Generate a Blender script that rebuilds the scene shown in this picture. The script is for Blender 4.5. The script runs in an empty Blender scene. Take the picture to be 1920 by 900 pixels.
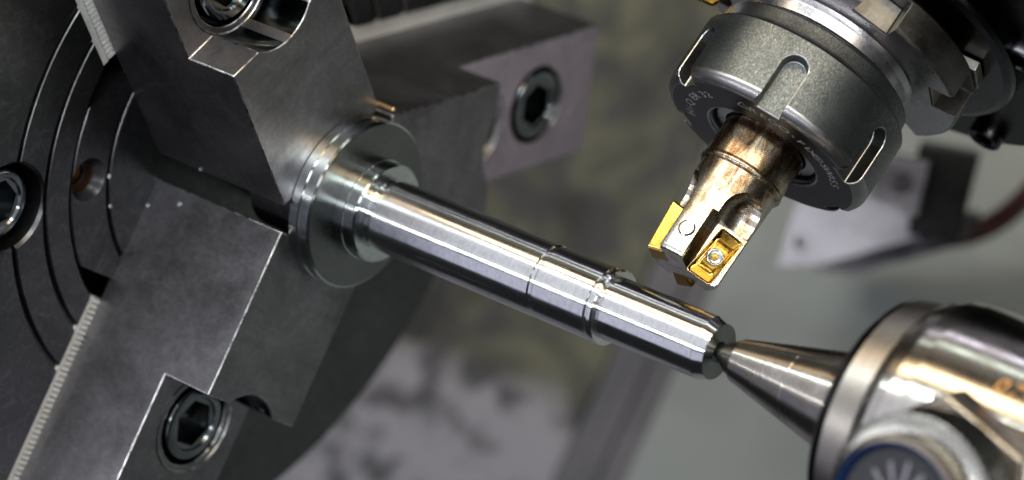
import bpy, bmesh, math, random
from mathutils import Vector, Matrix
random.seed(7)
PI = math.pi
MM = 0.001
sc = bpy.context.scene
COL = sc.collection

# ------------------------------------------------------------------ camera (world: X = spindle axis, Z = up, mm in code -> metres)
CAM = Vector((284.926, -420.596, 323.286))
RIGHT = Vector((0.77706807, 0.62986838, 0.0))
DOWN = Vector((0.31793474, -0.39223581, -0.86325751))
FWD = Vector((-0.54373861, 0.67080985, -0.50476378))
FPX = 5333.333
cd = bpy.data.cameras.new('camera'); cam = bpy.data.objects.new('camera', cd); COL.objects.link(cam)
cam.matrix_world = Matrix(((RIGHT.x, -DOWN.x, -FWD.x, CAM.x * MM), (RIGHT.y, -DOWN.y, -FWD.y, CAM.y * MM),
                           (RIGHT.z, -DOWN.z, -FWD.z, CAM.z * MM), (0, 0, 0, 1)))
cd.lens = 100; cd.sensor_width = 36; cd.sensor_fit = 'HORIZONTAL'
cd.clip_start = 0.02; cd.clip_end = 20
cd.dof.use_dof = True; cd.dof.focus_distance = 0.618; cd.dof.aperture_fstop = 8.5
sc.camera = cam

# ------------------------------------------------------------------ world and lamps
w = bpy.data.worlds.new('World'); sc.world = w; w.use_nodes = True
bg = w.node_tree.nodes['Background']; bg.inputs[0].default_value = (0.75, 0.8, 0.85, 1); bg.inputs[1].default_value = 0.02

def lamp(name, pos, target, sx, sy, radiance, color, xdir=(1, 0, 0)):
    ld = bpy.data.lights.new(name, 'AREA'); ld.shape = 'RECTANGLE'
    ld.size = sx * MM; ld.size_y = sy * MM
    ld.energy = radiance * PI * sx * sy * MM * MM
    ld.color = color
    o = bpy.data.objects.new(name, ld); COL.objects.link(o)
    p = Vector(pos); z = (p - Vector(target)).normalized()
    x = Vector(xdir); x = (x - x.dot(z) * z).normalized(); y = z.cross(x)
    m = Matrix((x, y, z)).transposed().to_4x4(); m.translation = p * MM
    o.matrix_world = m
    return o
def around(el, R, x):           # a point around the spindle axis, elevation measured from the operator's side (-Y)
    a = math.radians(el)
    return (x, -R * math.cos(a), R * math.sin(a))
lamp('work_light_tube', around(67, 450, -20), (-60, 0, 0), 1000, 30, 34.0, (0.93, 1.0, 0.96))
lamp('door_light_tube', around(20, 470, -20), (-60, 0, 0), 1000, 20, 30.0, (0.95, 0.97, 1.0))
lamp('warm_ceiling_lamp', around(83, 520, 0), (-60, 0, 0), 1000, 95, 7.0, (1.0, 0.74, 0.45))
lamp('rear_tube_green', around(112, 560, 60), (-60, 0, 0), 1000, 26, 4.5, (0.88, 1.0, 0.90))
lamp('rear_tube_violet', around(124, 560, 60), (-60, 0, 0), 1000, 26, 5.0, (0.88, 0.84, 1.0))
lamp('warm_fill_panel', around(112, 620, 0), (-60, 0, 0), 1000, 300, 0.22, (1.0, 0.88, 0.76))  # added unseen warm panel to lift the shaft's upper side
lamp('low_fill_panel', around(-6, 700, -150), (-60, 0, 0), 1000, 400, 0.8, (0.80, 0.82, 1.0))  # added unseen fill panel, cool tone for the shaft's lower half
lamp('front_fill_panel', around(44, 800, -200), (-60, 0, 0), 1800, 500, 0.95, (0.93, 0.93, 1.0))  # added unseen panel brightening the shaft's middle, the nut and jaw sides
lamp('edge_fill_lamp', (815, -420, 430), (-105, 0, 0), 200, 200, 4.5, (0.97, 0.97, 1.0))  # added lamp behind the camera for bright jaw edges

sc.view_settings.view_transform = 'Standard'; sc.view_settings.look = 'None'
sc.view_settings.exposure = 0.0; sc.view_settings.gamma = 1.0

# ------------------------------------------------------------------ helpers
def lin(h):
    c = [int(h[i:i + 2], 16) / 255 for i in (0, 2, 4)]
    return tuple(x / 12.92 if x <= 0.04045 else ((x + 0.055) / 1.055) ** 2.4 for x in c) + (1,)

def tag(o, label, cat, group=None):
    o['label'] = label; o['category'] = cat
    if group: o['group'] = group
    return o

def sharp(bm, deg=32):
    lim = math.radians(deg)
    for f in bm.faces: f.smooth = True
    for e in bm.edges:
        if len(e.link_faces) == 2 and e.calc_face_angle(0) > lim: e.smooth = False

def mesh_of(bm, name, deg=32):
    """bmesh in mm -> mesh in metres"""
    bmesh.ops.scale(bm, vec=(MM, MM, MM), verts=bm.verts)
    bm.normal_update()
    sharp(bm, deg)
    me = bpy.data.meshes.new(name); bm.to_mesh(me); bm.free()
    return me

def obj(name, bm, mat, parent=None, deg=32, bevel=0, loc=None, segs=2, edge=None, clamp=True):
    o = bpy.data.objects.new(name, mesh_of(bm, name, deg)); COL.objects.link(o)
    if mat: o.data.materials.append(mat)
    if parent: o.parent = parent
    if loc: o.location = Vector(loc) * MM
    if bevel:
        b = o.modifiers.new('bevel', 'BEVEL'); b.width = bevel * MM; b.segments = segs
        b.limit_method = 'ANGLE'; b.angle_limit = math.radians(38); b.use_clamp_overlap = clamp; b.harden_normals = False
        if edge: o.data.materials.append(edge); b.material = 1
        wn = o.modifiers.new('wn', 'WEIGHTED_NORMAL'); wn.keep_sharp = True; wn.weight = 60
    return o

def empty(name, m=None):
    o = bpy.data.objects.new(name, None); COL.objects.link(o)
    o.empty_display_size = 0.01
    if m is not None:
        m = m.copy(); m.translation = m.translation * MM
        o.matrix_world = m
    return o

def lathe(prof, seg=96, axis='X', bm=None, close=False, refine=True):
    """prof: list of (along, radius); revolves about axis"""
    bm = bm or bmesh.new()
    q = []; pts = list(prof) + ([prof[0]] if close else [])
    for (a0, r0), (a1, r1) in zip(pts, pts[1:]):     # support rings next to the corners keep the shading clean
        q.append((a0, r0)); L = math.hypot(a1 - a0, r1 - r0)
        if L > 0.9 and refine:
            e = min(0.12, L * 0.2) / L
            if r0 > 1e-6: q.append((a0 + (a1 - a0) * e, r0 + (r1 - r0) * e))
            if r1 > 1e-6: q.append((a1 - (a1 - a0) * e, r1 - (r1 - r0) * e))
    if not close: q.append(pts[-1])
    prof = q
    rings = []
    for a, r in prof:
        if r < 1e-6:
            rings.append([bm.verts.new((a, 0, 0) if axis == 'X' else (0, 0, a))]); continue
        ring = []
        for i in range(seg):
            t = 2 * PI * i / seg
            c, s = r * math.cos(t), r * math.sin(t)
            ring.append(bm.verts.new((a, c, s) if axis == 'X' else (c, s, a)))
        rings.append(ring)
    n = len(rings)
    for k in range(n if close else n - 1):
        A, B = rings[k], rings[(k + 1) % n]
        if len(A) == 1 and len(B) == 1: continue
        for i in range(seg):
            j = (i + 1) % seg
            if len(A) == 1: bm.faces.new((A[0], B[i], B[j]))
            elif len(B) == 1: bm.faces.new((A[i], A[j], B[0]))
            else: bm.faces.new((A[i], A[j], B[j], B[i]))
    bmesh.ops.recalc_face_normals(bm, faces=bm.faces)
    return bm

def prism(poly, lo, hi, plane='XZ', bm=None):
    """extrude polygon. plane XZ -> along y ; XY -> along z ; YZ -> along x"""
    bm = bm or bmesh.new()
    def P(a, b, c): return {'XZ': (a, c, b), 'XY': (a, b, c), 'YZ': (c, a, b)}[plane]
    A = [bm.verts.new(P(a, b, lo)) for a, b in poly]; B = [bm.verts.new(P(a, b, hi)) for a, b in poly]
    n = len(poly)
    bm.faces.new(A); bm.faces.new(list(reversed(B)))
    for i in range(n):
        j = (i + 1) % n
        bm.faces.new((A[i], B[i], B[j], A[j]))
    bmesh.ops.recalc_face_normals(bm, faces=bm.faces)
    return bm

def box(x0, x1, y0, y1, z0, z1, bm=None):
    return prism([(x0, y0), (x1, y0), (x1, y1), (x0, y1)], z0, z1, 'XY', bm)

def xform(bm, m):
    bmesh.ops.transform(bm, matrix=m, verts=bm.verts); return bm

def boolean(bm, cutters, op='DIFFERENCE'):
    """bmesh boolean via modifiers, in mm"""
    def tmp(b):
        me = bpy.data.meshes.new('tmp'); b.to_mesh(me); b.free()
        o = bpy.data.objects.new('tmp', me); COL.objects.link(o); return o
    base = tmp(bm); cs = [tmp(c) for c in cutters]
    for c in cs:
        m = base.modifiers.new('b', 'BOOLEAN'); m.operation = op; m.object = c; m.solver = 'EXACT'
    dg = bpy.context.evaluated_depsgraph_get()
    me = bpy.data.meshes.new_from_object(base.evaluated_get(dg), depsgraph=dg)
    out = bmesh.new(); out.from_mesh(me)
    for o in [base] + cs:
        d = o.data; bpy.data.objects.remove(o); bpy.data.meshes.remove(d)
    bpy.data.meshes.remove(me)
    bmesh.ops.remove_doubles(out, verts=out.verts, dist=0.002)
    bmesh.ops.dissolve_degenerate(out, edges=out.edges, dist=0.002)
    return out

def copy_tree(o, parent=None):
    c = o.copy(); COL.objects.link(c); c.parent = parent
    for ch in list(o.children):
        copy_tree(ch, c)
    return c

# ------------------------------------------------------------------ materials
class NT:
    def __init__(s, name):
        s.m = bpy.data.materials.new(name); s.m.use_nodes = True
        s.t = s.m.node_tree; s.p = s.t.nodes['Principled BSDF']; s.tc = s.t.nodes.new('ShaderNodeTexCoord')
    def n(s, typ, **kw):
        x = s.t.nodes.new(typ)
        for k, v in kw.items(): setattr(x, k, v)
        return x
    def l(s, a, b): s.t.links.new(a, b)
    def noise(s, scale, detail=4, rough=0.6, dist=0.0, src=None):
        mp = s.n('ShaderNodeMapping'); mp.inputs['Scale'].default_value = [1000 * v for v in (scale if hasattr(scale, '__len__') else (scale,) * 3)]
        s.l(src or s.tc.outputs['Object'], mp.inputs[0])
        nz = s.n('ShaderNodeTexNoise'); nz.inputs['Scale'].default_value = 1.0; nz.inputs['Detail'].default_value = detail
        nz.inputs['Roughness'].default_value = rough; nz.inputs['Distortion'].default_value = dist
        s.l(mp.outputs[0], nz.inputs['Vector']); return nz.outputs[0]
    def ramp(s, f, pts):
        r = s.n('ShaderNodeValToRGB'); e = r.color_ramp.elements
        while len(e) < len(pts): e.new(0.5)
        for k, (p, c) in enumerate(pts):
            e[k].position = p; e[k].color = c if hasattr(c, '__len__') else (c, c, c, 1)
        s.l(f, r.inputs[0]); return r.outputs[0]
    def bump(s, h, strength, dist=0.0001, prev=None):
        b = s.n('ShaderNodeBump'); b.inputs['Strength'].default_value = strength; b.inputs['Distance'].default_value = dist
        s.l(h, b.inputs['Height'])
        if prev: s.l(prev, b.inputs['Normal'])
        return b.outputs[0]
    def mix(s, f, a, b, typ='MIX'):
        x = s.n('ShaderNodeMix', data_type='RGBA', blend_type=typ)
        if isinstance(f, (int, float)): x.inputs[0].default_value = f
        else: s.l(f, x.inputs[0])
        for i, v in ((6, a), (7, b)):
            if isinstance(v, tuple): x.inputs[i].default_value = v
            else: s.l(v, x.inputs[i])
        return x.outputs[2]

def g(v, tint=(1, 1, 1)): return (v * tint[0], v * tint[1], v * tint[2], 1)

def steel(name, lo, hi, rlo, rhi, grain=(1.2, 1.2, 1.2), bstr=0.15, metallic=1.0, tint=(1, 1, 1), big=0.08, bdist=0.00003, scratch=0.0, dust=0.0):
    s = NT(name); P = s.p
    P.inputs['Metallic'].default_value = metallic
    fine = s.noise(grain, 5, 0.7); large = s.noise(big, 4, 0.6, 0.6)
    c1 = s.ramp(large, [(0.3, g(lo, tint)), (0.7, g(hi, tint))])
    c2 = s.ramp(fine, [(0.3, 0.75), (0.7, 1.0)])
    c = s.mix(1.0, c1, c2, 'MULTIPLY')
    if dust:
        sm = s.noise(0.22, 6, 0.75, 1.5)                  # dried coolant smears
        c = s.mix(s.ramp(sm, [(0.50, 0.0), (0.72, 0.35 * dust)]), c, (0.6, 0.6, 0.62, 1))
        dn = s.noise(2.6, 2, 0.5)
        c = s.mix(s.ramp(dn, [(0.745, 0.0), (0.77, dust * 0.5)]), c, (0.9, 0.9, 0.9, 1))
        st = s.noise((0.25, 0.03, 0.5), 5, 0.7, 0.8)
        c = s.mix(s.ramp(st, [(0.35, 0.16), (0.5, 0.0)]), c, (0.04, 0.04, 0.045, 1))
    s.l(c, P.inputs['Base Color'])
    rr = s.mix(0.5, large, fine)
    s.l(s.ramp(rr, [(0.3, rlo), (0.7, rhi)]), P.inputs['Roughness'])
    nb = s.bump(fine, bstr, bdist)
    if scratch:
        sx = s.noise((0.05, 1.6, 1.6), 3, 0.5, 2.0)
        nb = s.bump(s.ramp(sx, [(0.60, 0.0), (0.66, 1.0)]), scratch, 0.00003, nb)
    s.l(nb, P.inputs['Normal'])
    return s.m

def turned(name, base, rlo, rhi, ring=7.0, bstr=0.25, tint=(1, 1, 1), stain=None, axis='X', speck=0.0):
    """lathe-turned metal: fine rings round the axis"""
    s = NT(name); P = s.p; P.inputs['Metallic'].default_value = 1.0
    sep = s.n('ShaderNodeSeparateXYZ'); s.l(s.tc.outputs['Object'], sep.inputs[0])
    ax, u1, u2 = (0, 1, 2) if axis == 'X' else (2, 0, 1)
    cv = s.n('ShaderNodeCombineXYZ'); s.l(sep.outputs[u1], cv.inputs[0]); s.l(sep.outputs[u2], cv.inputs[1])
    ln = s.n('ShaderNodeVectorMath', operation='LENGTH'); s.l(cv.outputs[0], ln.inputs[0])
    rr = s.n('ShaderNodeCombineXYZ'); s.l(sep.outputs[ax], rr.inputs[0]); s.l(ln.outputs['Value'], rr.inputs[1])
    fine = s.noise((ring, ring, 1), 3, 0.6, src=rr.outputs[0]); band = s.noise((1.1, 1.1, 1), 3, 0.6, src=rr.outputs[0])
    big = s.noise(0.12, 4, 0.65, 0.5); mott = s.noise(0.9, 4, 0.7)
    c = s.ramp(band, [(0.3, g(base * 0.93, tint)), (0.7, g(base, tint))])
    c = s.mix(0.5, c, s.ramp(mott, [(0.35, 0.72), (0.62, 1.0)]), 'MULTIPLY')
    if stain:
        c = s.mix(s.ramp(big, [(0.42, 0.0), (0.62, stain[1])]), c, stain[0])
    s.l(c, P.inputs['Base Color'])
    s.l(s.ramp(big, [(0.32, rlo), (0.70, rhi)]), P.inputs['Roughness'])
    nb = s.bump(fine, bstr, 0.00002)
    nb = s.bump(mott, bstr * 0.2, 0.00002, nb)
    s.l(nb, P.inputs['Normal'])
    tn = s.n('ShaderNodeTangent', direction_type='RADIAL', axis=axis)
    s.l(tn.outputs[0], P.inputs['Tangent']); P.inputs['Anisotropic'].default_value = 0.82; P.inputs['Anisotropic Rotation'].default_value = 0.25
    return s.m

M = {}
M['shaft'] = turned('turned_steel', 0.76, 0.15, 0.23, 9, 0.40, (0.97, 0.99, 1.0))
M['flange'] = turned('turned_flange_steel', 0.68, 0.14, 0.21, 6, 0.3, (0.95, 1.0, 1.0))
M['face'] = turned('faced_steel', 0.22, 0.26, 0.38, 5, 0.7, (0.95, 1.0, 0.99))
M['center'] = turned('ground_center_steel', 0.60, 0.16, 0.30, 6, 0.25, (1.0, 0.96, 0.90), (g(0.20, (1, 0.8, 0.6)), 0.5))
M['tail'] = turned('tailstock_steel', 0.62, 0.14, 0.24, 5, 0.18, (1.0, 0.97, 0.92), (g(0.30, (1, 0.85, 0.7)), 0.35))
M['satin'] = turned('satin_band_steel', 0.38, 0.46, 0.56, 6, 0.2, (1.0, 0.93, 0.86))
M['rim'] = steel('dark_rim_steel', 0.03, 0.07, 0.18, 0.30, bstr=0.1, tint=(0.95, 0.95, 1.05))
M['seat'] = steel('purple_lit_seat_steel', 0.42, 0.58, 0.34, 0.46, (0.4, 0.4, 0.4), 0.25, 0.75, (1.0, 0.84, 1.02), 0.06)
M['edge'] = steel('worn_edge_steel', 0.10, 0.85, 0.22, 0.40, (2, 2, 2), 0.6, big=0.45)
M['nutrim'] = steel('worn_nut_rim', 0.25, 0.55, 0.25, 0.38, (3, 3, 3), 0.3, big=0.5)
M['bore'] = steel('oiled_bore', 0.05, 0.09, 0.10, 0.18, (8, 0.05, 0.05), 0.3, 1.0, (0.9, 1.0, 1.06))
M['jaw'] = steel('jaw_steel', 0.15, 0.28, 0.30, 0.40, (0.9, 0.9, 0.9), 0.28, 0.95, (0.98, 0.96, 1.03), 0.05, 0.00003, 0.25, 0.35)
M['chuck'] = steel('chuck_steel', 0.085, 0.125, 0.28, 0.38, (1.1, 1.1, 1.1), 0.22, 1.0, (0.97, 0.98, 1.02), 0.05, 0.00003, 0.0, 0.35)
M['base'] = steel('base_jaw_steel', 0.72, 0.88, 0.34, 0.48, bstr=0.15, metallic=0.45, tint=(1.0, 0.98, 0.94))
M['void'] = steel('oily_black_steel', 0.015, 0.03, 0.35, 0.5, bstr=0.1)
M['screw'] = steel('black_oxide_screw', 0.16, 0.28, 0.12, 0.22, bstr=0.06, tint=(0.92, 1.0, 1.06))
M['brass'] = steel('brass', 0.5, 0.7, 0.25, 0.4, tint=(1.0, 0.68, 0.36))
M['gold'] = steel('titanium_nitride', 0.20, 0.48, 0.13, 0.24, (2, 2, 2), 0.15, 1.0, (1.0, 0.57, 0.10), 0.35)
M['goldedge'] = steel('honed_insert_edge', 0.5, 0.9, 0.12, 0.2, (2, 2, 2), 0.1, 1.0, (1.0, 0.74, 0.32), 0.5)
M['torx'] = steel('torx_screw_steel', 0.55, 0.7, 0.18, 0.3, bstr=0.05)

def speckled(name):
    s = NT(name); P = s.p
    P.inputs['Metallic'].default_value = 1.0
    a = s.noise((3.6, 3.6, 1.8), 3, 0.75, 0.8); b = s.noise(0.10, 4, 0.6)
    c = s.ramp(a, [(0.36, g(0.07, (0.9, 1.0, 1.06))), (0.58, g(0.17, (0.9, 1.0, 1.05))), (0.70, g(0.34, (0.92, 1.0, 1.05)))])
    c = s.mix(0.7, c, s.ramp(b, [(0.32, 0.4), (0.66, 1.0)]), 'MULTIPLY')
    s.l(c, P.inputs['Base Color'])
    s.l(s.ramp(a, [(0.35, 0.48), (0.7, 0.32)]), P.inputs['Roughness'])
    s.l(s.bump(a, 0.25, 0.00004), P.inputs['Normal'])
    return s.m
M['nut'] = speckled('phosphated_nut')
M['slotwall'] = steel('dark_slot_wall', 0.06, 0.12, 0.32, 0.42, bstr=0.1, tint=(1.0, 0.98, 0.92))  # slot walls darker than the rest of the nut
M['slotfloor'] = steel('milled_slot_floor', 0.06, 0.13, 0.30, 0.42, (2.6, 2.6, 2.6), 0.25, 1.0, (0.97, 1.0, 0.97), 0.2)
M['nutedge'] = steel('nut_chamfer_steel', 0.22, 0.34, 0.26, 0.38, (2.5, 2.5, 2.5), 0.15, 1.0, (1, 0.98, 1.0), 0.1)
M['nutface'] = steel('nut_face_steel', 0.045, 0.065, 0.30, 0.42, (3, 3, 3), 0.12, 1.0, (1, 0.97, 1.02))
M['engrave'] = steel('laser_engraving', 0.45, 0.6, 0.5, 0.6, bstr=0.0, metallic=0.0)

def heat_stained(name):
    s = NT(name); P = s.p; P.inputs['Metallic'].default_value = 1.0
    big = s.noise((0.30, 0.30, 0.11), 6, 0.75, 0.5); sp = s.noise(2.2, 4, 0.8); ringn = s.noise((0.04, 0.04, 5.0), 2, 0.5)
    sep = s.n('ShaderNodeSeparateXYZ'); s.l(s.tc.outputs['Object'], sep.inputs[0])
    mr = s.n('ShaderNodeMapRange'); s.l(sep.outputs[2], mr.inputs[0]); mr.inputs[1].default_value = 0.0; mr.inputs[2].default_value = 0.034
    mr.inputs[3].default_value = 0.11; mr.inputs[4].default_value = -0.12
    ad = s.n('ShaderNodeMath', operation='ADD'); s.l(big, ad.inputs[0]); s.l(mr.outputs[0], ad.inputs[1])     # heat tint fades towards the tip
    c = s.ramp(ad.outputs[0], [(0.34, lin('d6d4d0')), (0.50, lin('b5a894')), (0.60, lin('866c54')), (0.76, lin('3e3024'))])
    c = s.mix(0.8, c, s.ramp(sp, [(0.34, 0.30), (0.54, 1.0)]), 'MULTIPLY')
    s.l(c, P.inputs['Base Color'])
    s.l(s.ramp(sp, [(0.3, 0.36), (0.7, 0.18)]), P.inputs['Roughness'])
    nb = s.bump(ringn, 0.25, 0.00002); nb = s.bump(sp, 0.15, 0.00003, nb)
    s.l(nb, P.inputs['Normal'])
    return s.m
M['cutter'] = heat_stained('heat_stained_steel')
M['holder'] = steel('holder_steel', 0.42, 0.58, 0.22, 0.36, (1.5, 1.5, 1.5), 0.12, 1.0, (1.0, 0.97, 1.0), 0.10)
M['holderdark'] = steel('browned_holder_steel', 0.10, 0.17, 0.30, 0.45, bstr=0.2, tint=(1.0, 0.97, 0.92), big=0.12)
M['lug'] = steel('worn_lug_steel', 0.20, 0.36, 0.35, 0.5, (2, 2, 2), 0.25, 1.0, (1.0, 0.96, 0.88), 0.25)
M['black'] = steel('black_housing', 0.012, 0.025, 0.25, 0.4, bstr=0.1, tint=(1, 0.95, 0.92))

def plain(name, col, rough=0.5, metallic=0.0, var=0.25, big=0.05):
    s = NT(name); P = s.p; P.inputs['Metallic'].default_value = metallic
    n = s.noise(big, 4, 0.6, 0.5)
    c = s.ramp(n, [(0.3, tuple(v * (1 - var) for v in col[:3]) + (1,)), (0.7, col)])
    s.l(c, P.inputs['Base Color']); P.inputs['Roughness'].default_value = rough
    s.l(s.bump(s.noise(1.0, 3), 0.1, 0.00003), P.inputs['Normal'])
    return s.m
M['blue'] = plain('blue_anodised_ring', lin('17305c'), 0.25, 0.6)
M['orange'] = plain('orange_seal', lin('c4602a'), 0.4)
M['dial'] = plain('dark_dial', lin('1c1c20'), 0.3)
M['white'] = plain('pale_streaks', lin('6c6a76'), 0.5)
M['knurl'] = steel('knurled_nickel', 0.28, 0.42, 0.22, 0.34, bstr=0.05, tint=(1.0, 0.98, 0.92))
M['bezel'] = steel('browned_bezel', 0.22, 0.36, 0.16, 0.26, bstr=0.05, tint=(1.0, 0.86, 0.70))
M['plate'] = steel('milled_plate', 0.15, 0.42, 0.28, 0.42, (0.05, 0.6, 0.6), 0.2, 1.0, (1.0, 0.96, 1.03), 0.03)
M['hose'] = plain('red_brown_hose', lin('3a1c18'), 0.4)
M['print'] = plain('amber_laser_mark', lin('c98f48'), 0.5)

def drop_mat():
    s = NT('coolant'); P = s.p
    P.inputs['Base Color'].default_value = (0.95, 0.96, 0.97, 1); P.inputs['Roughness'].default_value = 0.05
    P.inputs['Transmission Weight'].default_value = 0.75; P.inputs['IOR'].default_value = 1.34
    return s.m
M['drop'] = drop_mat()

def stained_sheet(name, base, dark, scale, lo, hi, rough=0.6, metallic=0.0):
    s = NT(name); P = s.p; P.inputs['Metallic'].default_value = metallic
    n = s.noise(scale, 3, 0.55, 0.4); n2 = s.noise(scale * 3.1, 3, 0.5, 0.2)
    c = s.ramp(n, [(lo, dark), (hi, base)])
    c = s.mix(s.ramp(n2, [(0.30, 0.75), (0.40, 0.0)]), c, dark)
    s.l(c, P.inputs['Base Color']); P.inputs['Roughness'].default_value = rough
    return s.m

# ------------------------------------------------------------------ setting: slanted machine bed behind the work
BN = Vector((0, -0.75, 0.66)).normalized()      # bed normal, faces the operator
BD = Vector((0, -0.66, -0.75)).normalized()     # down the slope
BO = Vector((0, 225, -180))                     # a point of the bed
def bed_box(x0, x1, s0, s1, h0, h1):
    bm = box(x0, x1, s0, s1, h0, h1)
    m = Matrix(((1, BD.x, BN.x, BO.x), (0, BD.y, BN.y, BO.y), (0, BD.z, BN.z, BO.z), (0, 0, 0, 1)))
    return xform(bm, m)
M['bed_olive'] = stained_sheet('oily_olive_sheet', lin('5c5c49'), lin('181815'), 0.026, 0.42, 0.57, 0.55)
M['bed_gray'] = stained_sheet('gray_bed_casting', lin('8f8d94'), lin('2a292d'), 0.026, 0.42, 0.60, 0.5)
M['bed_light'] = stained_sheet('light_gray_guard', lin('808685'), lin('6c7270'), 0.01, 0.35, 0.6, 0.45)
def bed_mix():
    s = NT('stained_bed'); P = s.p; P.inputs['Roughness'].default_value = 0.55
    dt = s.n('ShaderNodeVectorMath', operation='DOT_PRODUCT'); s.l(s.tc.outputs['Object'], dt.inputs[0]); dt.inputs[1].default_value = tuple(BD)
    n = s.noise(0.024, 4, 0.55, 0.5); n2 = s.noise(0.085, 3, 0.5, 0.3)
    off = BO.dot(BD) * MM
    mr = s.n('ShaderNodeMapRange'); s.l(dt.outputs['Value'], mr.inputs[0]); mr.inputs[1].default_value = off + 0.012; mr.inputs[2].default_value = off + 0.048
    ad = s.n('ShaderNodeMath', operation='MULTIPLY_ADD'); s.l(n, ad.inputs[0]); ad.inputs[1].default_value = 1.6; ad.inputs[2].default_value = -0.8
    a2 = s.n('ShaderNodeMath', operation='ADD', use_clamp=True); s.l(mr.outputs[0], a2.inputs[0]); s.l(ad.outputs[0], a2.inputs[1])
    ol = s.ramp(n, [(0.40, lin('181815')), (0.60, lin('565644'))])
    c = s.mix(s.ramp(a2.outputs[0], [(0.45, 0.0), (0.75, 1.0)]), ol, lin('85838a'))
    c = s.mix(s.ramp(n2, [(0.38, 0.85), (0.52, 0.0)]), c, lin('2a292c'))
    s.l(c, P.inputs['Base Color']); return s.m
M['bed_mix'] = bed_mix()
M['bed_dark'] = stained_sheet('dark_way_wiper', lin('5a585d'), lin('434247'), 0.012, 0.4, 0.6, 0.5)

# ------------------------------------------------------------------ chuck
chuck = empty('lathe_chuck', Matrix.Translation((-200, 0, 0)))
tag(chuck, 'dark steel lathe chuck body with concentric grooves behind the jaws, at left', 'chuck')
A1 = math.radians(-130.243)
def to_chuck(bm): return xform(bm, Matrix.Translation((200, 0, 0)))
def jaw_rot(i): return Matrix.Rotation(A1 - PI / 2 + i * 2 * PI / 3, 4, 'X')
XF = -144.5
def groove(r, wd=0.55, dp=1.2, ch=0.28):
    return [(XF, r + wd + ch), (XF - ch, r + wd), (XF - dp, r + wd * 0.9), (XF - dp, r - wd * 0.9), (XF - ch, r - wd), (XF, r - wd - ch)]
body_prof = [(-200, 60), (-200, 104), (-199, 106), (XF - 1.6, 106), (XF, 104.4)] + groove(66.8) + groove(57.3) + [(XF, 50.2), (XF - 0.3, 49.8), (-175, 49.8), (-175, 60)]
cut = []
for i in range(3):
    cut.append(xform(box(XF - 22, XF + 5, -21.8, 21.8, 30, 130), jaw_rot(i)))
bm = lathe(body_prof, 192, close=True)
hole = lathe([(XF - 12, 0), (XF - 12, 10.3), (XF - 0.7, 10.3), (XF + 1, 12.0), (XF + 1, 0)], 64)
cut.append(xform(hole, Matrix.Translation((0, -67.2, 12.7))))
obj('body', to_chuck(boolean(bm, cut)), M['chuck'], chuck)
plate_prof = [(-158, 0), (-158, 49.3), (XF - 0.3, 49.3), (XF, 49.0)] + groove(38.0, 0.45) + [(XF, 0)]
cut = [xform(box(XF - 30, XF + 5, -60, 60, 39.3, 80), jaw_rot(i)) for i in range(3)]
hole = lathe([(XF - 9, 0), (XF - 9, 2.6), (XF - 4.5, 2.6), (XF - 4.2, 3.4), (XF - 1.8, 4.5), (XF + 1, 5.6), (XF + 1, 0)], 48)
cut.append(xform(hole, Matrix.Translation((0, -43.3, 9.6))))
obj('center_plate', to_chuck(boolean(lathe(plate_prof, 192), cut)), M['chuck'], chuck)
obj('back_plate', to_chuck(lathe([(-176, 0), (-176, 59), (-170, 59), (-170, 0)], 96)), M['void'], chuck)
obj('bore_liner', to_chuck(xform(lathe([(XF - 8.8, 0), (XF - 8.8, 1.4), (XF - 7.5, 2.4), (XF - 5.4, 2.45)], 32), Matrix.Translation((0, -43.3, 9.6)))), M['brass'], chuck)

M['rust'] = plain('rusty_oil', lin('3f2a1d'), 0.25, 0.6, 0.5, 0.6)
obj('rust_ring', to_chuck(xform(lathe([(XF - 4.15, 3.0), (XF - 3.9, 3.45), (XF - 2.9, 3.88)], 48), Matrix.Translation((0, -43.3, 9.6)))), M['rust'], chuck)

def cap_screw_bm(R, hexr, H, depth, ch=0.9):
    """socket cap screw head, seated at x = 0, top at x = H"""
    bm = bmesh.new(); N = 48
    def circ(r, x): return [bm.verts.new((x, r * math.cos(2 * PI * i / N), r * math.sin(2 * PI * i / N))) for i in range(N)]
    def hexa(r, x):
        v = []
        for i in range(N):
            t = 2 * PI * i / N; k = (t % (PI / 3)) - PI / 6
            q = r * math.cos(PI / 6) / math.cos(k)
            v.append(bm.verts.new((x, q * math.cos(t), q * math.sin(t))))
        return v
    rings = [circ(R, 0), circ(R, H - ch), circ(R - ch * 0.35, H - ch * 0.3), circ(R - ch, H), circ(hexr + 0.75, H), circ(hexr + 0.35, H - 0.5), hexa(hexr, H - 0.55), hexa(hexr, H - depth)]
    for a, b in zip(rings, rings[1:]):
        for i in range(N): bm.faces.new((a[i], a[(i + 1) % N], b[(i + 1) % N], b[i]))
    c = bm.verts.new((H - depth - 1.2, 0, 0))
    for i in range(N): bm.faces.new((rings[-1][i], rings[-1][(i + 1) % N], c))
    bmesh.ops.recalc_face_normals(bm, faces=bm.faces)
    return bm
obj('cap_screw', cap_screw_bm(8.4, 5.6, 9, 6), M['screw'], chuck, loc=(XF - 11.9 + 200, -67.2, 12.7))

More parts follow.
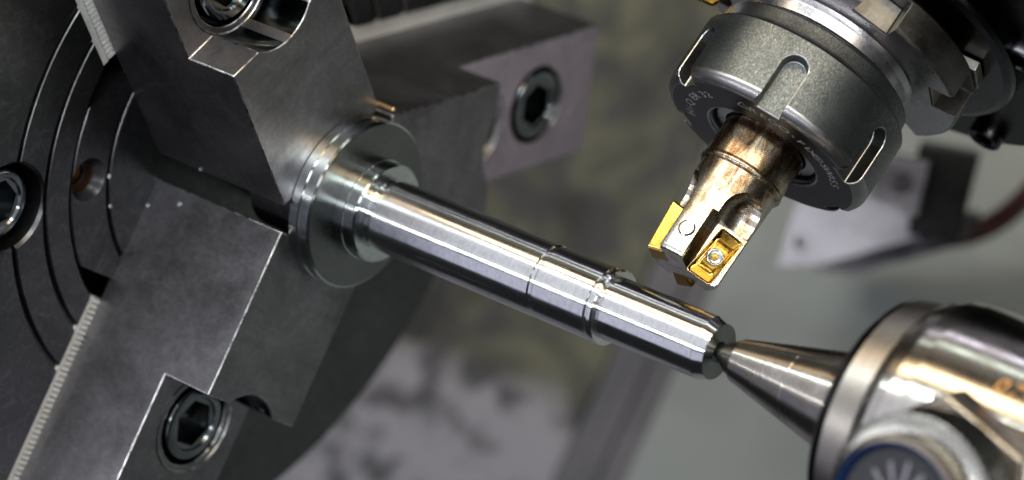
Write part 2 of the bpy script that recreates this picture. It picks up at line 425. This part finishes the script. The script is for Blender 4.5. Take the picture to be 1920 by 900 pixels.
# ------------------------------------------------------------------ jaws
def make_jaw():
    j = empty('chuck_jaw')
    X0, XL, XB = -105.0, -118.7, -145.4
    bm = prism([(XB, 13.6), (X0, 13.6), (X0, 54.0), (XL, 54.0), (XL, 112), (XB, 112)], -17.3, 17.3, 'XZ')
    cyl = lambda x0, x1, r, z: xform(lathe([(x0, 0), (x0, r), (x1, r), (x1, 0)], 56), Matrix.Translation((0, 0, z)))
    bm = boolean(bm, [cyl(XL - 0.01, X0 + 2, 12.1, 62.3), cyl(XL - 9, XL + 2, 10.4, 62.3), cyl(XL - 9, XL + 2, 10.4, 88.5)])
    tj = obj('top_jaw', bm, M['jaw'], j, bevel=0.32, edge=M['edge'], clamp=False)
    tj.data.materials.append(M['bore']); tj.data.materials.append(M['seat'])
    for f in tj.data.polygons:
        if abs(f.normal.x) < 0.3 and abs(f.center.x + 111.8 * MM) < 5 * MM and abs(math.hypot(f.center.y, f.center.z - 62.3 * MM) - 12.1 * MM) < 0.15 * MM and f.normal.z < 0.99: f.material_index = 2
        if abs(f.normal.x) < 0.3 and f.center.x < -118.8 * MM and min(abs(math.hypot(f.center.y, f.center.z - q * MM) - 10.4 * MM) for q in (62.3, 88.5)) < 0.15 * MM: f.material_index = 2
    # base jaw: plain ledges and a serrated middle strip
    obj('base_jaw', box(-166, -146.4, -21.5, 21.5, 44.8, 118), M['base'], j, bevel=0.3)
    for s in (-1, 1):
        obj('ledge', box(-146.39, -145.3, min(s * 19.5, s * 21.5), max(s * 19.5, s * 21.5), 44.8, 118), M['base'], j, bevel=0.25)
    z = 45.0; poly = [(-146.39, 44.9)]
    while z < 117:
        poly += [(-146.2, z), (-145.25, z + 0.25), (-145.25, z + 1.05)]; z += 1.32
    poly += [(-146.39, 117.6)]
    obj('serration', prism(poly, -19.4, 19.4, 'XZ'), M['base'], j)
    for z in (62.3, 88.5):
        obj('cap_screw', cap_screw_bm(9.1, 6.0, 9.4, 6.5), M['screw'], j, loc=(XL - 8.95, 0, z))
    return j
jaw = make_jaw()
jaws = [jaw, copy_tree(jaw), copy_tree(jaw)]
labels = ['stepped dark steel chuck jaw reaching down to the bottom edge, left of the shaft',
          'blurred stepped chuck jaw behind the shaft, pointing right with a screw in purple light',
          'large stepped chuck jaw at the top left, its front face above the flange']
for i, j in enumerate(jaws):
    m = jaw_rot(i); j.matrix_world = m
    tag(j, labels[i], 'chuck jaw', 'three jaws of the chuck')
for c in jaws[1].children:          # purple light on this jaw's screw seat is put into its colour
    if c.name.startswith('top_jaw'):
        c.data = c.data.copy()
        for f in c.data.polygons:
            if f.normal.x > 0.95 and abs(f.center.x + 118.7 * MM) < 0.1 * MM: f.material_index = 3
tag(obj('brass_pin', xform(lathe([(-106, 0), (-106, 0.62), (-100.6, 0.62), (-100.3, 0.4), (-100.3, 0)], 20), Matrix.Translation((0, 11.8, 19.6))), M['brass']),
    'tiny brass pin sticking out at the lower corner of the top jaw', 'pin')

# ------------------------------------------------------------------ workpiece
shaft = empty('turned_shaft', Matrix.Translation((0, 0, 0)))
tag(shaft, 'shiny stepped steel shaft clamped between the chuck jaws and the live center', 'shaft')
obj('clamped_stub', lathe([(-124, 0), (-124, 12.6), (-123.6, 13.0), (-105.02, 13.0)], 96), M['jaw'], shaft)
obj('flange', lathe([(-105, 9), (-105, 19.9), (-104.8, 20.1), (-102.6, 20.1), (-102.3, 19.75), (-101.9, 19.75), (-101.6, 20.1), (-99.5, 20.1), (-99.1, 19.6)], 160), M['flange'], shaft)
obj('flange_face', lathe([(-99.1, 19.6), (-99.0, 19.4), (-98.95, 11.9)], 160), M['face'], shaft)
obj('collar', lathe([(-98.9, 12.0), (-96.2, 12.0), (-96.1, 11.75), (-93.2, 11.75), (-92.8, 11.35), (-92.75, 8.2), (-92.3, 7.85), (-91.4, 7.85), (-91.0, 8.2)], 144), M['flange'], shaft)
obj('journal', lathe([(-91.0, 8.2), (-90.7, 8.5), (-45.4, 8.5), (-45.1, 8.15), (-44.3, 8.15), (-43.9, 8.44), (-30.0, 8.44), (-29.7, 8.1)], 144), M['shaft'], shaft)
obj('shoulder_ring', lathe([(-29.7, 8.1), (-29.65, 7.95), (-29.0, 7.95), (-28.95, 8.5), (-28.7, 8.72), (-27.9, 8.72), (-27.55, 8.4), (-27.5, 7.0), (-27.0, 6.95), (-26.8, 7.12)], 144), M['shaft'], shaft)
obj('end_journal', lathe([(-26.8, 7.12), (-2.4, 7.12), (-2.3, 7.05), (0.15, 6.2)], 144), M['shaft'], shaft)
obj('end_face', lathe([(0.15, 6.2), (0.2, 6.1), (0.2, 2.4), (-3.5, 0.2)], 144), M['face'], shaft)

# ------------------------------------------------------------------ live center
lc = empty('live_center', Matrix.Translation((0, 0, 0)))
tag(lc, 'polished steel live center, cone tip pressed into the shaft end, at right', 'live center')
obj('cone_point', lathe([(-1.6, 0.3), (0.2, 1.55), (5.2, 4.55), (5.6, 4.8), (21.0, 8.62), (21.15, 8.6), (21.3, 8.70), (39.5, 13.2)], 144), M['center'], lc)
obj('rim', lathe([(38.4, 0), (38.4, 22.6), (38.8, 24.2), (39.8, 25.4), (41.4, 25.9)], 192), M['rim'], lc)
obj('front_band', lathe([(41.4, 25.9), (47.6, 27.2)], 192), M['satin'], lc)
bm = lathe([(47.6, 27.2), (48.2, 27.7), (50.2, 28.7), (52.6, 29.4), (56, 29.8), (60, 29.85), (190, 29.85), (190, 0), (47.6, 0)], 192, close=True)
LCBODY = bm
# radial direction of the fitting on the live center
import mathutils
def radial(px, py, x):
    d = RIGHT * (px - 960) + DOWN * (py - 450) + FWD * FPX
    t = (x - CAM.x) / d.x
    return CAM + d * t
KX = 72.0
kd = Vector((0, -0.93, 0.367)).normalized()
KM = Matrix.Translation((KX, 0, 0)) @ kd.to_track_quat('Z', 'X').to_matrix().to_4x4()
flat = xform(box(62, 150, -17, 17, 25.2, 60), Matrix.Identity(4) @ Matrix(((1, 0, 0, 0), (0, kd.cross(Vector((1, 0, 0))).y, kd.y, 0), (0, kd.cross(Vector((1, 0, 0))).z, kd.z, 0), (0, 0, 0, 1))))
obj('body', boolean(LCBODY, [flat]), M['tail'], lc, bevel=0.3)

# ------------------------------------------------------------------ fitting in front of the live center
fit = empty('knurled_fitting', Matrix.Translation((KX, 0, 0)) @ Matrix.Identity(4))
FM = KM.copy(); FM.translation = Vector((KX, 0, 0)) + kd * 25.3
fit.matrix_world = Matrix.Translation(FM.translation * MM) @ FM.to_3x3().to_4x4()
tag(fit, 'blurred knurled fitting with a blue ring in the bottom right corner', 'fitting')
hexp = [(19.8 * math.cos(i * PI / 3 + 0.2), 19.8 * math.sin(i * PI / 3 + 0.2)) for i in range(6)]
obj('hex_nut', prism(hexp, 0, 9, 'XY'), M['bezel'], fit, bevel=0.8)
bm = bmesh.new(); N = 120; K = 14; rows = []
for k in range(K + 1):
    rows.append([bm.verts.new(((16.6 + (0.34 if (i + k) % 2 else -0.1)) * math.cos(2 * PI * i / N), (16.6 + (0.34 if (i + k) % 2 else -0.1)) * math.sin(2 * PI * i / N), 9.0 + 0.75 * k)) for i in range(N)])
top = [bm.verts.new((15.4 * math.cos(2 * PI * i / N), 15.4 * math.sin(2 * PI * i / N), 20.2)) for i in range(N)]
inn = [bm.verts.new((12.0 * math.cos(2 * PI * i / N), 12.0 * math.sin(2 * PI * i / N), 20.4)) for i in range(N)]
rows += [top, inn]
for a, b in zip(rows, rows[1:]):
    for i in range(N): bm.faces.new((a[i], a[(i + 1) % N], b[(i + 1) % N], b[i]))
bmesh.ops.recalc_face_normals(bm, faces=bm.faces)
obj('knurled_collar', bm, M['knurl'], fit, deg=60)
obj('bezel', lathe([(20.4, 12.4), (22, 13.6), (24.5, 13.7), (25.7, 13.3), (26.2, 12.3)], 96, 'Z'), M['bezel'], fit)
obj('blue_ring', lathe([(26.2, 12.3), (26.2, 12.0), (25.6, 11.2), (24.8, 10.9)], 96, 'Z'), M['blue'], fit)
dial = obj('dial', lathe([(24.8, 10.9), (24.4, 0)], 96, 'Z'), M['dial'], fit)
for i in range(13):
    a = 2 * PI * (i + random.uniform(-0.2, 0.2)) / 13
    bm = box(random.uniform(3.5, 5.5), random.uniform(8.0, 9.4), -0.36, 0.36, 24.85, 24.95)
    obj('streak', xform(bm, Matrix.Rotation(a, 4, 'Z')), M['white'], dial)  # pale radial streaks of random length on the dial
bm = bmesh.new(); vs = []
for i in range(21):
    a = math.radians(150 + i * 4)
    vs.append([bm.verts.new((r * math.cos(a), r * math.sin(a), 24.98)) for r in (9.4, 10.7)])
for a, b in zip(vs, vs[1:]): bm.faces.new((a[0], b[0], b[1], a[1]))
bmesh.ops.solidify(bm, geom=bm.faces[:], thickness=0.15)
obj('orange_arc', bm, M['orange'], dial)

# ------------------------------------------------------------------ tool spindle: everything in the tool's frame (Z towards the tip)
TZ = Vector((-0.04699385, -0.82043681, -0.57013949)).normalized()
TX = Vector((0.85160643, 0.26573487, -0.45233176)); TX = (TX - TX.dot(TZ) * TZ).normalized()
TY = TZ.cross(TX)
if TY.dot(DOWN) > 0: TX = -TX; TY = TZ.cross(TX)
N0 = Vector((-19.3, 42.004, 24.828))
TM = Matrix((TX, TY, TZ)).transposed().to_4x4(); TM.translation = N0
SX = 1 if TX.dot(RIGHT) > 0 else -1       # +1 when local x points to the right of the picture
def tool_empty(name, z=0): 
    return empty(name, TM)

nut = tool_empty('collet_nut')
tag(nut, 'gray slotted collet nut with engraved face, gripping the milling cutter', 'collet nut')
side = [(-0.2, 23.6), (-0.5, 24.2), (-1.1, 24.9), (-1.9, 25.3), (-2.7, 25.45), (-17.2, 25.45), (-17.7, 25.1), (-18.3, 24.0), (-19.0, 23.7), (-22.0, 23.4), (-22.8, 22.7), (-22.8, 14)]
full = [(0, 14.0), (0, 23.2)] + side + [(-8, 13.4), (-0.7, 13.4)]
cuts = []
def polar(deg):     # angle from the tool's near side (local y) towards picture right
    return math.radians(deg)
for k in range(6):
    SW = 2.9
    pts = [(-SW, 2.0)] + [(-SW, -10.6)] + [(SW * math.cos(PI + PI * i / 12), -10.6 + SW * math.sin(PI + PI * i / 12)) for i in range(1, 12)] + [(SW, -10.6), (SW, 2.0)]
    c = prism(pts, 21.8, 32, 'XZ')       # x,z polygon extruded along y (outwards)
    c = xform(c, Matrix.Rotation(-SX * math.radians(-8 + 60 * k), 4, 'Z'))
    cuts.append(c)
bmn = boolean(lathe(full, 192, 'Z', close=True, refine=False), cuts)
o = obj('body', bmn, M['nut'], nut, bevel=0.28, edge=M['nutrim'], clamp=False)
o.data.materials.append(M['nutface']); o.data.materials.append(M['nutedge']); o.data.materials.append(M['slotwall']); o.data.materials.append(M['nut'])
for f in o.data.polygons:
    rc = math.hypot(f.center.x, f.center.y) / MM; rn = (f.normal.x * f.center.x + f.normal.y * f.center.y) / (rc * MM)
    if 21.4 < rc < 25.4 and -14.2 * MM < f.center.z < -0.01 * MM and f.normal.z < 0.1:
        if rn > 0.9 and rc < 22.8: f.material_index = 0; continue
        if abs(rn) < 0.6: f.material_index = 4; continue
    if f.normal.z > 0.93 and f.center.z > -0.35 * MM: f.material_index = 2
    elif f.center.z > -3.0 * MM and math.hypot(f.center.x, f.center.y) > 21.4 * MM and f.normal.z > 0.12: f.material_index = 3

def glyph(ch, size, font_cache={}):
    cu = bpy.data.curves.new('t', 'FONT'); cu.body = ch; cu.size = size; cu.align_x = 'CENTER'; cu.fill_mode = 'FRONT'
    o = bpy.data.objects.new('t', cu); COL.objects.link(o)
    dg = bpy.context.evaluated_depsgraph_get()
    me = bpy.data.meshes.new_from_object(o.evaluated_get(dg), depsgraph=dg)
    b = bmesh.new(); b.from_mesh(me)
    bpy.data.objects.remove(o); bpy.data.curves.remove(cu); bpy.data.meshes.remove(me)
    return b
def add_bm(dst, src):
    vm = {}
    for v in src.verts: vm[v] = dst.verts.new(v.co)
    for f in src.faces:
        try: dst.faces.new([vm[v] for v in f.verts])
        except ValueError: pass
    src.free()
def arc_text(chars, a0, step, r, size, wide, z, flip=False, thin=None):
    """letters round the nut face, tops outwards, read clockwise as seen in front of the face"""
    dst = bmesh.new(); a = a0
    for ch, adv in chars:
        if ch != ' ':
            b = glyph(ch, size)
            xform(b, Matrix.Diagonal((wide, 1, 1, 1)))
            # seen from +Z (in front of the face) clockwise = picture right, when SX maps right
            b = xform(b, Matrix.Translation((0, r, z)))
            xform(b, Matrix.Rotation(-SX * math.radians(a), 4, 'Z'))
            add_bm(dst, b)
        a += adv * step
    bmesh.ops.solidify(dst, geom=dst.faces[:], thickness=0.03)
    return dst
chars = [('R', 1.15), ('E', 1.05), ('G', 1.2), ('O', 1.1), ('-', 0.95), ('F', 0.85), ('I', 0.75), ('X', 0.85), ('®', 1.2), ('S', 1.0), ('W', 1.0), ('I', 0.75), ('S', 0.95), ('S', 1)]
obj('engraving', arc_text(chars, -18.5, 7.05, 17.8, 3.0, 1.25, 0.05), M['engrave'], nut)
tri = bmesh.new()
for p0, p1 in (((-1.6, 0), (1.6, 0)), ((1.6, 0), (0, 2.2)), ((0, 2.2), (-1.6, 0))):
    d = Vector((p1[0] - p0[0], p1[1] - p0[1], 0)).normalized(); nn = Vector((-d.y, d.x, 0)) * 0.11
    a, b = Vector((*p0, 0)), Vector((*p1, 0))
    tri.faces.new([tri.verts.new(v) for v in (a - nn, b - nn, b + nn, a + nn)])
bmesh.ops.solidify(tri, geom=tri.faces[:], thickness=0.03)
xform(tri, Matrix.Rotation(-SX * math.radians(-26.5), 4, 'Z') @ Matrix.Translation((0, 18.0, 0.04)))
obj('engraved_triangle', tri, M['engrave'], nut)
chars2 = [('H', 1.1), ('i', 0.7), ('-', 0.8), ('Q', 1.3), (' ', 0.5), ('E', 1.0), ('R', 1.1), (' ', 0.4), ('3', 1), ('2', 1)]
obj('engraving', arc_text(chars2, -112, 6.8, 17.8, 3.0, 1.25, 0.05), M['engrave'], nut)

col = tool_empty('collet')
tag(col, 'steel collet ring inside the nut opening round the cutter shank', 'collet')
obj('ring', lathe([(-3.2, 13.3), (-2.6, 13.3), (-1.7, 12.6), (-1.6, 10.4), (-3.2, 10.3)], 96, 'Z', close=True), M['holder'], col)

# ---- milling cutter
mill = tool_empty('milling_cutter')
tag(mill, 'bronze stained milling cutter with gold inserts, above the shaft end', 'milling cutter')
bm = lathe([(-3, 0), (-3, 9.9), (0.2, 9.9), (7.9, 9.98), (8.4, 10.2), (8.9, 10.2), (9.4, 9.9), (9.7, 9.45), (18, 9.2), (32.4, 9.0), (33.1, 8.6), (33.4, 8.0), (33.4, 0)], 128, 'Z')
cuts = []
for k in range(3):
    R = Matrix.Rotation(-SX * k * 2 * PI / 3, 4, 'Z')
    wedge = prism([(SX * 1.4, 2.6), (SX * 16, 2.6), (SX * 16, 16), (SX * -4.4, 16)], 20.5, 40, 'XY')
    cuts.append(xform(wedge, R))
    cap = lathe([(12.2 + 6.4 * (1 - math.cos(PI / 2 * i / 8)), 6.4 * math.sin(PI / 2 * i / 8)) for i in range(9)] + [(26, 6.4), (26, 0)], 40, 'Z')
    cuts.append(xform(cap, R @ Matrix.Translation((SX * 6.4, 9.1, 0))))
obj('cutter_body', boolean(bm, cuts), M['cutter'], mill, bevel=0.25)
def insert_bm():
    # rake face in local x (across), z (along), thickness along y; origin at rake centre
    wv, lv = 3.1, 6.0
    sh = -0.10
    def ring(kx, kz, y, tw=True):
        c = []
        for sx, sz in ((-1, -1), (1, -1), (1, 1), (-1, 1)):
            z = sz * (lv - kz); x = sx * (wv - kx) + sh * z * SX
            c.append((x, y + (0.35 * sx * sz * SX if tw else 0), z))
        # rounded corners: two points each
        out = []
        for i in range(4):
            p, q, r_ = Vector(c[i - 1]), Vector(c[i]), Vector(c[(i + 1) % 4])
            out.append(q + (p - q).normalized() * 0.5); out.append(q + (r_ - q).normalized() * 0.5)
        return out
    bm = bmesh.new()
    lv_ = [ring(0.7, 0.7, -3.9, False), ring(0, 0, -0.3), ring(0.03, 0.03, 0), ring(0.5, 0.5, -0.55), ring(1.0, 2.2, -0.8, False), ring(1.2, 3.6, -0.3, False)]
    R = [[bm.verts.new(p) for p in r] for r in lv_]
    for a, b in zip(R, R[1:]):
        for i in range(8): bm.faces.new((a[i], a[(i + 1) % 8], b[(i + 1) % 8], b[i]))
    bm.faces.new(R[0][::-1]); bm.faces.new(R[-1])
    bmesh.ops.recalc_face_normals(bm, faces=bm.faces)
    return bm
ins_me = None
for k in range(3):
    R = Matrix.Rotation(-SX * k * 2 * PI / 3, 4, 'Z') @ Matrix.Translation((SX * 4.9, 6.3, 28.4)) @ Matrix.Rotation(-SX * 0.16, 4, 'Z') @ Matrix.Rotation(0.10, 4, 'X')
    if k == 0:
        o = obj('insert', xform(insert_bm(), Matrix.Identity(4)), M['gold'], mill, deg=20, bevel=0.14, edge=M['goldedge'])
        s = cap_screw_bm(1.95, 0.95, 1.0, 0.5, 0.3)
        so = obj('screw', xform(s, Matrix.Rotation(PI / 2, 4, 'Z')), M['torx'], o, loc=(0, -0.6, 0.2))
        ins0, scr0 = o, so
    else:
        o = ins0.copy(); COL.objects.link(o); s2 = scr0.copy(); COL.objects.link(s2); s2.parent = o; o.parent = mill
    m = R.copy(); m.translation = m.translation * MM; o.matrix_local = m
# screw end seen on the land
b = cap_screw_bm(1.5, 0.8, 1.0, 0.5, 0.3)
aa = math.radians(-24)
ob = obj('screw_tip', xform(b, Matrix.Rotation(PI / 2, 4, 'Z')), M['torx'], mill)
m = Matrix.Rotation(-SX * aa, 4, 'Z') @ Matrix.Translation((0, 8.15, 27.2)); m.translation *= MM; ob.matrix_local = m
oh = obj('hole_shade_ring', xform(lathe([(9.0, 1.2), (9.06, 1.95), (8.4, 1.96)], 32, 'Z'), Matrix.Rotation(-PI / 2, 4, 'X')), M['void'], mill)  # black ring on the land, the recess shade put into its colour
m = Matrix.Rotation(-SX * aa, 4, 'Z') @ Matrix.Translation((0, 0, 27.2)); m.translation *= MM; oh.matrix_local = m

# ---- holder behind the nut
hold = tool_empty('tool_holder')
tag(hold, 'driven tool holder with castellated ring behind the collet nut, top right', 'tool holder')
obj('neck', lathe([(-22.0, 17), (-23.2, 18.7), (-24.2, 20.2), (-26.6, 20.4), (-27.2, 20.7), (-27.9, 21.1), (-28.0, 21.4)], 128, 'Z'), M['holder'], hold)
ring_b = lathe([(-28, 21.4), (-28, 32.0), (-28.6, 32.6), (-35.6, 32.6), (-36, 32.2), (-36, 21.4)], 160, 'Z', close=True)
cuts = [xform(box(-4.6, 4.6, 26.0, 40, -35.0, -20), Matrix.Rotation(-SX * math.radians(9 + 60 * k), 4, 'Z')) for k in range(6)]
o = obj('castle_ring', boolean(ring_b, cuts), M['holderdark'], hold, bevel=0.3)
o.data.materials.append(M['holder'])
for f in o.data.polygons:
    if f.normal.z > 0.9 and f.center.z > -28.3 * MM: f.material_index = 1
for k in range(6):
    R = Matrix.Rotation(-SX * math.radians(9 + 60 * k), 4, 'Z')
    obj('slot_pad', xform(box(-4.5, 4.5, 26.05, 26.6, -34.9, -28.3), R), M['lug'], hold, bevel=0.15)
    obj('key_block', xform(box(-4.4, 4.4, 27.0, 33.0, -38.6, -36.1), R), M['lug'], hold, bevel=0.25)
obj('groove_ring', lathe([(-36, 21), (-36.02, 28.5), (-39, 28.5)], 128, 'Z'), M['black'], hold)
obj('disc', lathe([(-39, 20), (-39, 37.9), (-39.6, 39.5), (-40.6, 40.1), (-43, 40.1), (-43.4, 39.7), (-44.6, 39.7)], 160, 'Z'), M['rim'], hold)
obj('housing', lathe([(-44.4, 20), (-44.4, 57), (-45.4, 58), (-100, 58)], 160, 'Z'), M['black'], hold)
for (x, y) in ((35.3, 20.8), (41.8, -30.7), (-10, 48)):
    s = cap_screw_bm(4.2, 2.6, 3.2, 2.4, 0.6)
    oo = obj('cap_screw', xform(s, Matrix.Rotation(-PI / 2, 4, 'Y')), M['rim'], hold)
    oo.location = Vector((SX * x, y, -44.4)) * MM

# ------------------------------------------------------------------ things behind (out of focus)
def px(u, v, dep):
    """point seen at photo pixel (u,v) at a depth in mm"""
    return CAM + (RIGHT * (u - 960) + DOWN * (v - 450) + FWD * FPX) * (dep / FPX)

# slanted bed panels
def xs(u, v):      # x where pixel meets the bed plane
    d = RIGHT * (u - 960) + DOWN * (v - 450) + FWD * FPX
    t = (BO - CAM).dot(BN) / d.dot(BN); p = CAM + d * t
    return p.x, (p - BO).dot(BD)
def structure(name, bm, mat):
    o = obj(name, bm, mat, bevel=0.6); o['kind'] = 'structure'; return o
if 0: print('BED', [tuple(round(c, 1) for c in xs(*q)) for q in [(0, 0), (1920, 0), (0, 900), (1920, 900), (1350, 600), (1160, 900), (1230, 560), (1040, 900), (900, 560), (1250, 0), (700, 720)]])
structure('machine_bed', bed_box(-700, -192, -500, 500, -20, 0), M['bed_mix'])
structure('bed_groove', bed_box(-192.1, -166.1, -500, 500, -26, -1.5), M['bed_dark'])
structure('bed_rail', bed_box(-183, -177, -500, 500, -1.4, 0.5), M['bed_dark'])
structure('machine_guard', bed_box(-166, 500, -500, 500, -20, 2), M['bed_light'])

# stamped number on the live center
def ray_dir(u, v): return (RIGHT * (u - 960) + DOWN * (v - 450) + FWD * FPX).normalized()
def hit_cyl(u, v, R):
    d = ray_dir(u, v); a = d.y ** 2 + d.z ** 2; b = CAM.y * d.y + CAM.z * d.z; c = CAM.y ** 2 + CAM.z ** 2 - R * R
    return CAM + d * ((-b - math.sqrt(b * b - a * c)) / a)
RB = 29.85
p0 = hit_cyl(1868, 735, RB); ang0 = math.atan2(p0.z, -p0.y)
mk = bmesh.new()
for i, ch in enumerate('0748'):
    b = glyph(ch, 5.0)
    bmesh.ops.triangulate(b, faces=b.faces[:])
    for v in b.verts:
        xx = p0.x + i * 3.1 + v.co.x * 1.0 + v.co.y * 0.2; aa = ang0 + v.co.y / RB
        v.co = Vector((xx, -(RB + 0.03) * math.cos(aa), (RB + 0.03) * math.sin(aa)))
    add_bm(mk, b)
obj('stamped_number', mk, M['print'], lc)

# plates and blocks behind the collet nut
def plate(name, pts, depth, nrm, thick, mat, parent=None, bevel=0.5, cutters=()):
    n = Vector(nrm).normalized(); cu = sum(p[0] for p in pts) / len(pts); cv = sum(p[1] for p in pts) / len(pts)
    o = px(cu, cv, depth); vs = []
    for u, v in pts:
        d = ray_dir(u, v); vs.append(CAM + d * ((o - CAM).dot(n) / d.dot(n)))
    bm = bmesh.new(); A = [bm.verts.new(v - o) for v in vs]; B = [bm.verts.new(v - o - n * thick) for v in vs]
    bm.faces.new(A); bm.faces.new(B[::-1]); k = len(A)
    for i in range(k): bm.faces.new((A[i], B[i], B[(i + 1) % k], A[(i + 1) % k]))
    bmesh.ops.recalc_face_normals(bm, faces=bm.faces)
    cs = []
    for (u, v, r) in cutters:
        d = ray_dir(u, v); c = CAM + d * ((o - CAM).dot(n) / d.dot(n)) - o
        cs.append(xform(lathe([(-thick * 0.7, 0), (-thick * 0.7, r), (2, r), (2, 0)], 32, 'Z'), Matrix.Translation(c) @ n.to_track_quat('Z', 'Y').to_matrix().to_4x4()))
    if cs: bm = boolean(bm, cs)
    ob = obj(name, bm, mat, parent, bevel=bevel)
    if parent is None: ob.location = o * MM
    return ob
PN = (0.42, -0.80, 0.42)
tag(plate('milled_plate', [(1456, 500), (1492, 380), (1560, 330), (1720, 330), (1745, 438), (1690, 455), (1600, 480), (1540, 497)], 850, PN, 9, M['plate'], cutters=[(1502, 455, 2.1)]),
    'blurred bright milled plate with a small dark hole, right of the cutter tip', 'plate')
tag(plate('clamp_block', [(1636, 285), (1742, 305), (1718, 408), (1632, 372)], 810, PN, 16, M['plate'], bevel=2.0, cutters=[(1690, 345, 3.2)]),
    'blurred pale clamp block showing just below the right side of the collet nut', 'block')
tag(plate('black_block', [(1722, 270), (1838, 292), (1798, 448), (1700, 442)], 815, PN, 26, M['void'], bevel=1.0),
    'blurred black block hanging below the tool holder', 'block')
tag(plate('gray_ledge', [(1520, 507), (1692, 458), (1800, 446), (1800, 462), (1600, 516)], 862, (0.1, -0.9, -0.2), 14, M['bed_gray'], bevel=0.5),
    'thin gray ledge under the bright milled plate', 'ledge')
def tube(pts, r, seg=14):
    bm = bmesh.new(); rings = []
    for i, p in enumerate(pts):
        t = (pts[min(i + 1, len(pts) - 1)] - pts[max(i - 1, 0)]).normalized()
        x = t.orthogonal().normalized() if i == 0 else (x - x.dot(t) * t).normalized()
        y = t.cross(x)
        rings.append([bm.verts.new(p + r * (math.cos(2 * PI * k / seg) * x + math.sin(2 * PI * k / seg) * y)) for k in range(seg)])
    for a, b in zip(rings, rings[1:]):
        for k in range(seg): bm.faces.new((a[k], a[(k + 1) % seg], b[(k + 1) % seg], b[k]))
    bmesh.ops.recalc_face_normals(bm, faces=bm.faces)
    return bm
ctrl = [px(1760, 448, 870), px(1815, 440, 865), px(1865, 418, 860), px(1905, 388, 855), px(1950, 340, 850), px(2000, 270, 845)]
pts = []
for i in range(len(ctrl) - 1):
    a, b, c, d = ctrl[max(i - 1, 0)], ctrl[i], ctrl[i + 1], ctrl[min(i + 2, len(ctrl) - 1)]
    for k in range(8):
        t = k / 8; pts.append(0.5 * ((2 * b) + (c - a) * t + (2 * a - 5 * b + 4 * c - d) * t * t + (3 * b - a - 3 * c + d) * t ** 3))
tag(obj('coolant_hose', tube(pts, 3.4), M['hose']), 'red brown coolant hose curving up at the right edge', 'hose')

# gold tool tip at the top edge
gt = empty('gold_drill', Matrix.Translation(px(1325, -40, 640)))
tag(gt, 'gold coated drill tip peeking in at the top edge above the nut', 'drill')
def gloc(u, v, dep): return px(u, v, dep) - px(1325, -40, 640)
def gprism(pts, dep, th):
    bm = bmesh.new(); A = [bm.verts.new(gloc(u, v, dep)) for u, v in pts]; B = [bm.verts.new(gloc(u, v, dep + th) ) for u, v in pts]
    bm.faces.new(A); bm.faces.new(B[::-1])
    for i in range(len(A)): bm.faces.new((A[i], B[i], B[(i + 1) % len(A)], A[(i + 1) % len(A)]))
    bmesh.ops.recalc_face_normals(bm, faces=bm.faces); return bm
obj('tip', gprism([(1290, -6), (1318, 5), (1336, 14), (1350, 4), (1352, -12), (1345, -40), (1300, -40)], 638, 7), M['gold'], gt, bevel=0.7)
obj('shank', gprism([(1280, -38), (1370, -38), (1420, -110), (1330, -110)], 636, 10), M['holder'], gt, bevel=0.5)

# coolant droplets
def on_chuck(u, v):
    d = ray_dir(u, v); return CAM + d * ((XF - CAM.x) / d.x), Vector((1, 0, 0))
def on_jaw(u, v, i):
    a = A1 + i * 2 * PI / 3; n = Vector((0, -math.sin(a), math.cos(a))); n = -n if i == 0 else n
    d = ray_dir(u, v); p0 = n * 17.3
    return CAM + d * ((p0 - CAM).dot(n) / d.dot(n)), n
drops = [(on_chuck(204, 331), 0.55, 'tiny coolant droplet on the chuck groove beside the countersunk hole'),
         (on_chuck(206, 387), 0.5, 'tiny coolant droplet on the chuck groove just below the countersunk hole'),
         (on_jaw(277, 386, 0), 0.5, 'tiny coolant droplet near the top left corner of the lower jaw'),
         (on_jaw(337, 384, 0), 0.55, 'tiny coolant droplet near the top edge of the lower jaw'),
         (on_jaw(284, 262, 2), 0.4, 'tiny coolant droplet on the dark side of the top jaw'),
         (on_jaw(376, 318, 2), 0.4, 'tiny coolant droplet low on the dark side of the top jaw')]
for (p, n), r, lb in drops:
    bm = bmesh.new(); bmesh.ops.create_uvsphere(bm, u_segments=16, v_segments=10, radius=r)
    for v in bm.verts: v.co.z *= 0.6
    xform(bm, n.to_track_quat('Z', 'Y').to_matrix().to_4x4())
    o = obj('coolant_droplet', bm, M['drop'], deg=180); o.location = (p + n * r * 0.25) * MM
    tag(o, lb, 'droplet', 'coolant droplets')
